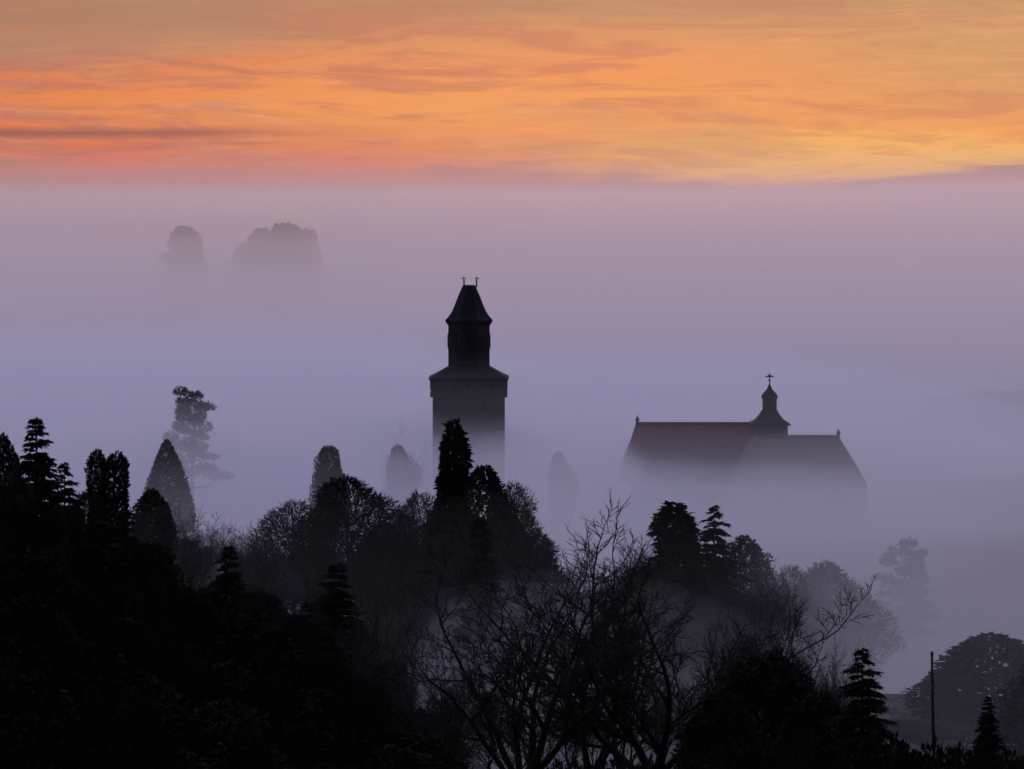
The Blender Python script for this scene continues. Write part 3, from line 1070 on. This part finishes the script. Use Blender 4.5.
def black_edge(px):
    return curve([(-60, 432), (60, 476), (128, 508), (170, 555), (260, 585), (340, 606), (420, 690), (480, 769), (600, 900)], px)


for row, (d, off, n, wid) in enumerate([(198, 2, 11, 62), (178, 22, 13, 66), (160, 58, 14, 72), (142, 104, 14, 80), (126, 158, 14, 90), (112, 225, 12, 100)]):
    for k in range(n):
        px = -30 + (k + rng.random() * 0.7) * 500 / n
        py = black_edge(px) + off * rng.uniform(0.7, 1.3)
        x = (px - 512) * d / F_PX
        if py > 850 or at(px, py, d).z - ground_z(x, d) < 1.5:
            continue
        kind = rng.choice(['round', 'mound', 'round_loose', 'mound', 'twig_crown', 'round', 'spruce_ragged'] if row else ['round', 'round_loose', 'twig_crown', 'spruce', 'bare1'])
        plant(kind, px, py, d, wid * rng.uniform(0.9, 1.5), LB, 'dark_tree', group=GRP)

# ------------------------------------------------------------------ foreground on the right
plant('round', 992, 632, 212, 130, 'large dark round tree at the right edge of the picture', 'round_tree')
plant('round_loose', 1044, 655, 192, 96, 'dark tree cut by the right edge beside the large round one', 'round_tree')
plant('spruce', 988, 696, 172, 36, 'small black spruce in front of the large round tree', 'spruce_tree')
plant('spruce_ragged', 862, 648, 130, 84, 'black ragged spruce standing clear at the lower right', 'spruce_tree')
plant('mound', 772, 648, 136, 120, 'large black evergreen mound at the lower right of the bare trees', 'evergreen_tree')
plant('mound', 722, 690, 130, 90, 'lower black evergreen mound under the bare branches', 'evergreen_tree')
plant('mound', 820, 690, 132, 90, 'black evergreen between the large mound and the ragged spruce', 'evergreen_tree')
GRP = 'bare saplings round the evergreen mound'
for k, (px, py, d, w) in enumerate([(760, 590, 152, 70), (800, 604, 150, 66), (834, 622, 148, 56), (735, 600, 156, 60), (815, 640, 144, 50)]):
    plant('bare%d' % ((k + 1) % 4), px, py, d, w, 'bare sapling rising round the black evergreen mound', 'bare_tree', group=GRP)
GRP = 'black shrubs along the bottom of the slope'
for k in range(22):
    px = 470 + k * 27 + rng.uniform(-8, 8)
    py = curve([(470, 756), (560, 756), (680, 746), (760, 730), (900, 724), (1030, 744)], px) + rng.uniform(-7, 10)
    plant('bush', px, py, 118 + rng.uniform(-6, 6), rng.uniform(55, 85), 'low black shrub in the row along the bottom of the picture', 'shrub', group=GRP)

# the three big bare trees in front
P['big_a'] = bare_tree(101, 10, 0.08, 6, 1.0, 4, 0.58, 0.66, (3, 4), 0.27, 0.015, 0.19, 0.06, 3, 0.4, 0.009, (30, 64))
P['big_b'] = bare_tree(104, 10, 0.08, 6, 0.85, 4, 0.58, 0.68, (3, 4), 0.29, 0.015, 0.18, 0.07, 3, 0.4, 0.009, (28, 62))
P['big_c'] = bare_tree(107, 10, 0.10, 4, 0.5, 4, 0.56, 0.68, (3, 4), 0.2, 0.015, 0.17, 0.09, 3, 0.4, 0.009, (26, 56))
plant('big_a', 520, 522, 148, 300, 'large black bare tree with low spreading boughs in the foreground', 'bare_tree')
plant('big_b', 660, 490, 152, 335, 'tallest black bare tree with steep forking boughs in the foreground', 'bare_tree', rot=2.2)
plant('big_c', 592, 494, 156, 170, 'slim black bare tree between the two large bare ones', 'bare_tree')
GRP = 'bare saplings under the big bare trees'
rng = random.Random(77)
for k in range(9):
    px = 430 + k * 34 + rng.uniform(-8, 8)
    plant(['thicket', 'bare1', 'bare3'][k % 3], px, rng.uniform(625, 690), rng.uniform(158, 172), rng.uniform(50, 90), 'thin bare sapling in the tangle under the big bare trees', 'bare_tree', group=GRP)
GRP = 'low shrubs in the misty hollow on the right'
for k, (px, py, d, w) in enumerate([(884, 694, 236, 100), (930, 704, 224, 100), (958, 690, 244, 80), (904, 720, 205, 110)]):
    plant('mound', px, py, d, w, 'low dark shrub in the misty hollow beside the pole', 'shrub', group=GRP)

# the pole
d = 150.0
pt = at(932, 655, d)
gz = ground_z(pt.x, d)
pole = tag(empty('wooden_pole', (pt.x, d, gz)), 'thin dark wooden pole standing left of the large round tree', 'pole')
hh = pt.z - gz
MB().tube([(0.12, 0, -0.5), (0.04, 0, hh * 0.5), (0, 0, hh)], [0.06, 0.05, 0.04], 10).build('shaft', M_WOOD, pole, smooth=True)
MB().rings([(0.05, hh - 0.01), (0.055, hh + 0.05), (0.015, hh + 0.12)], 10).build('cap', M_IRON, pole)

import os
if os.environ.get('TREE_DEBUG'):
    for r_ in heights:
        print('TREE', r_)
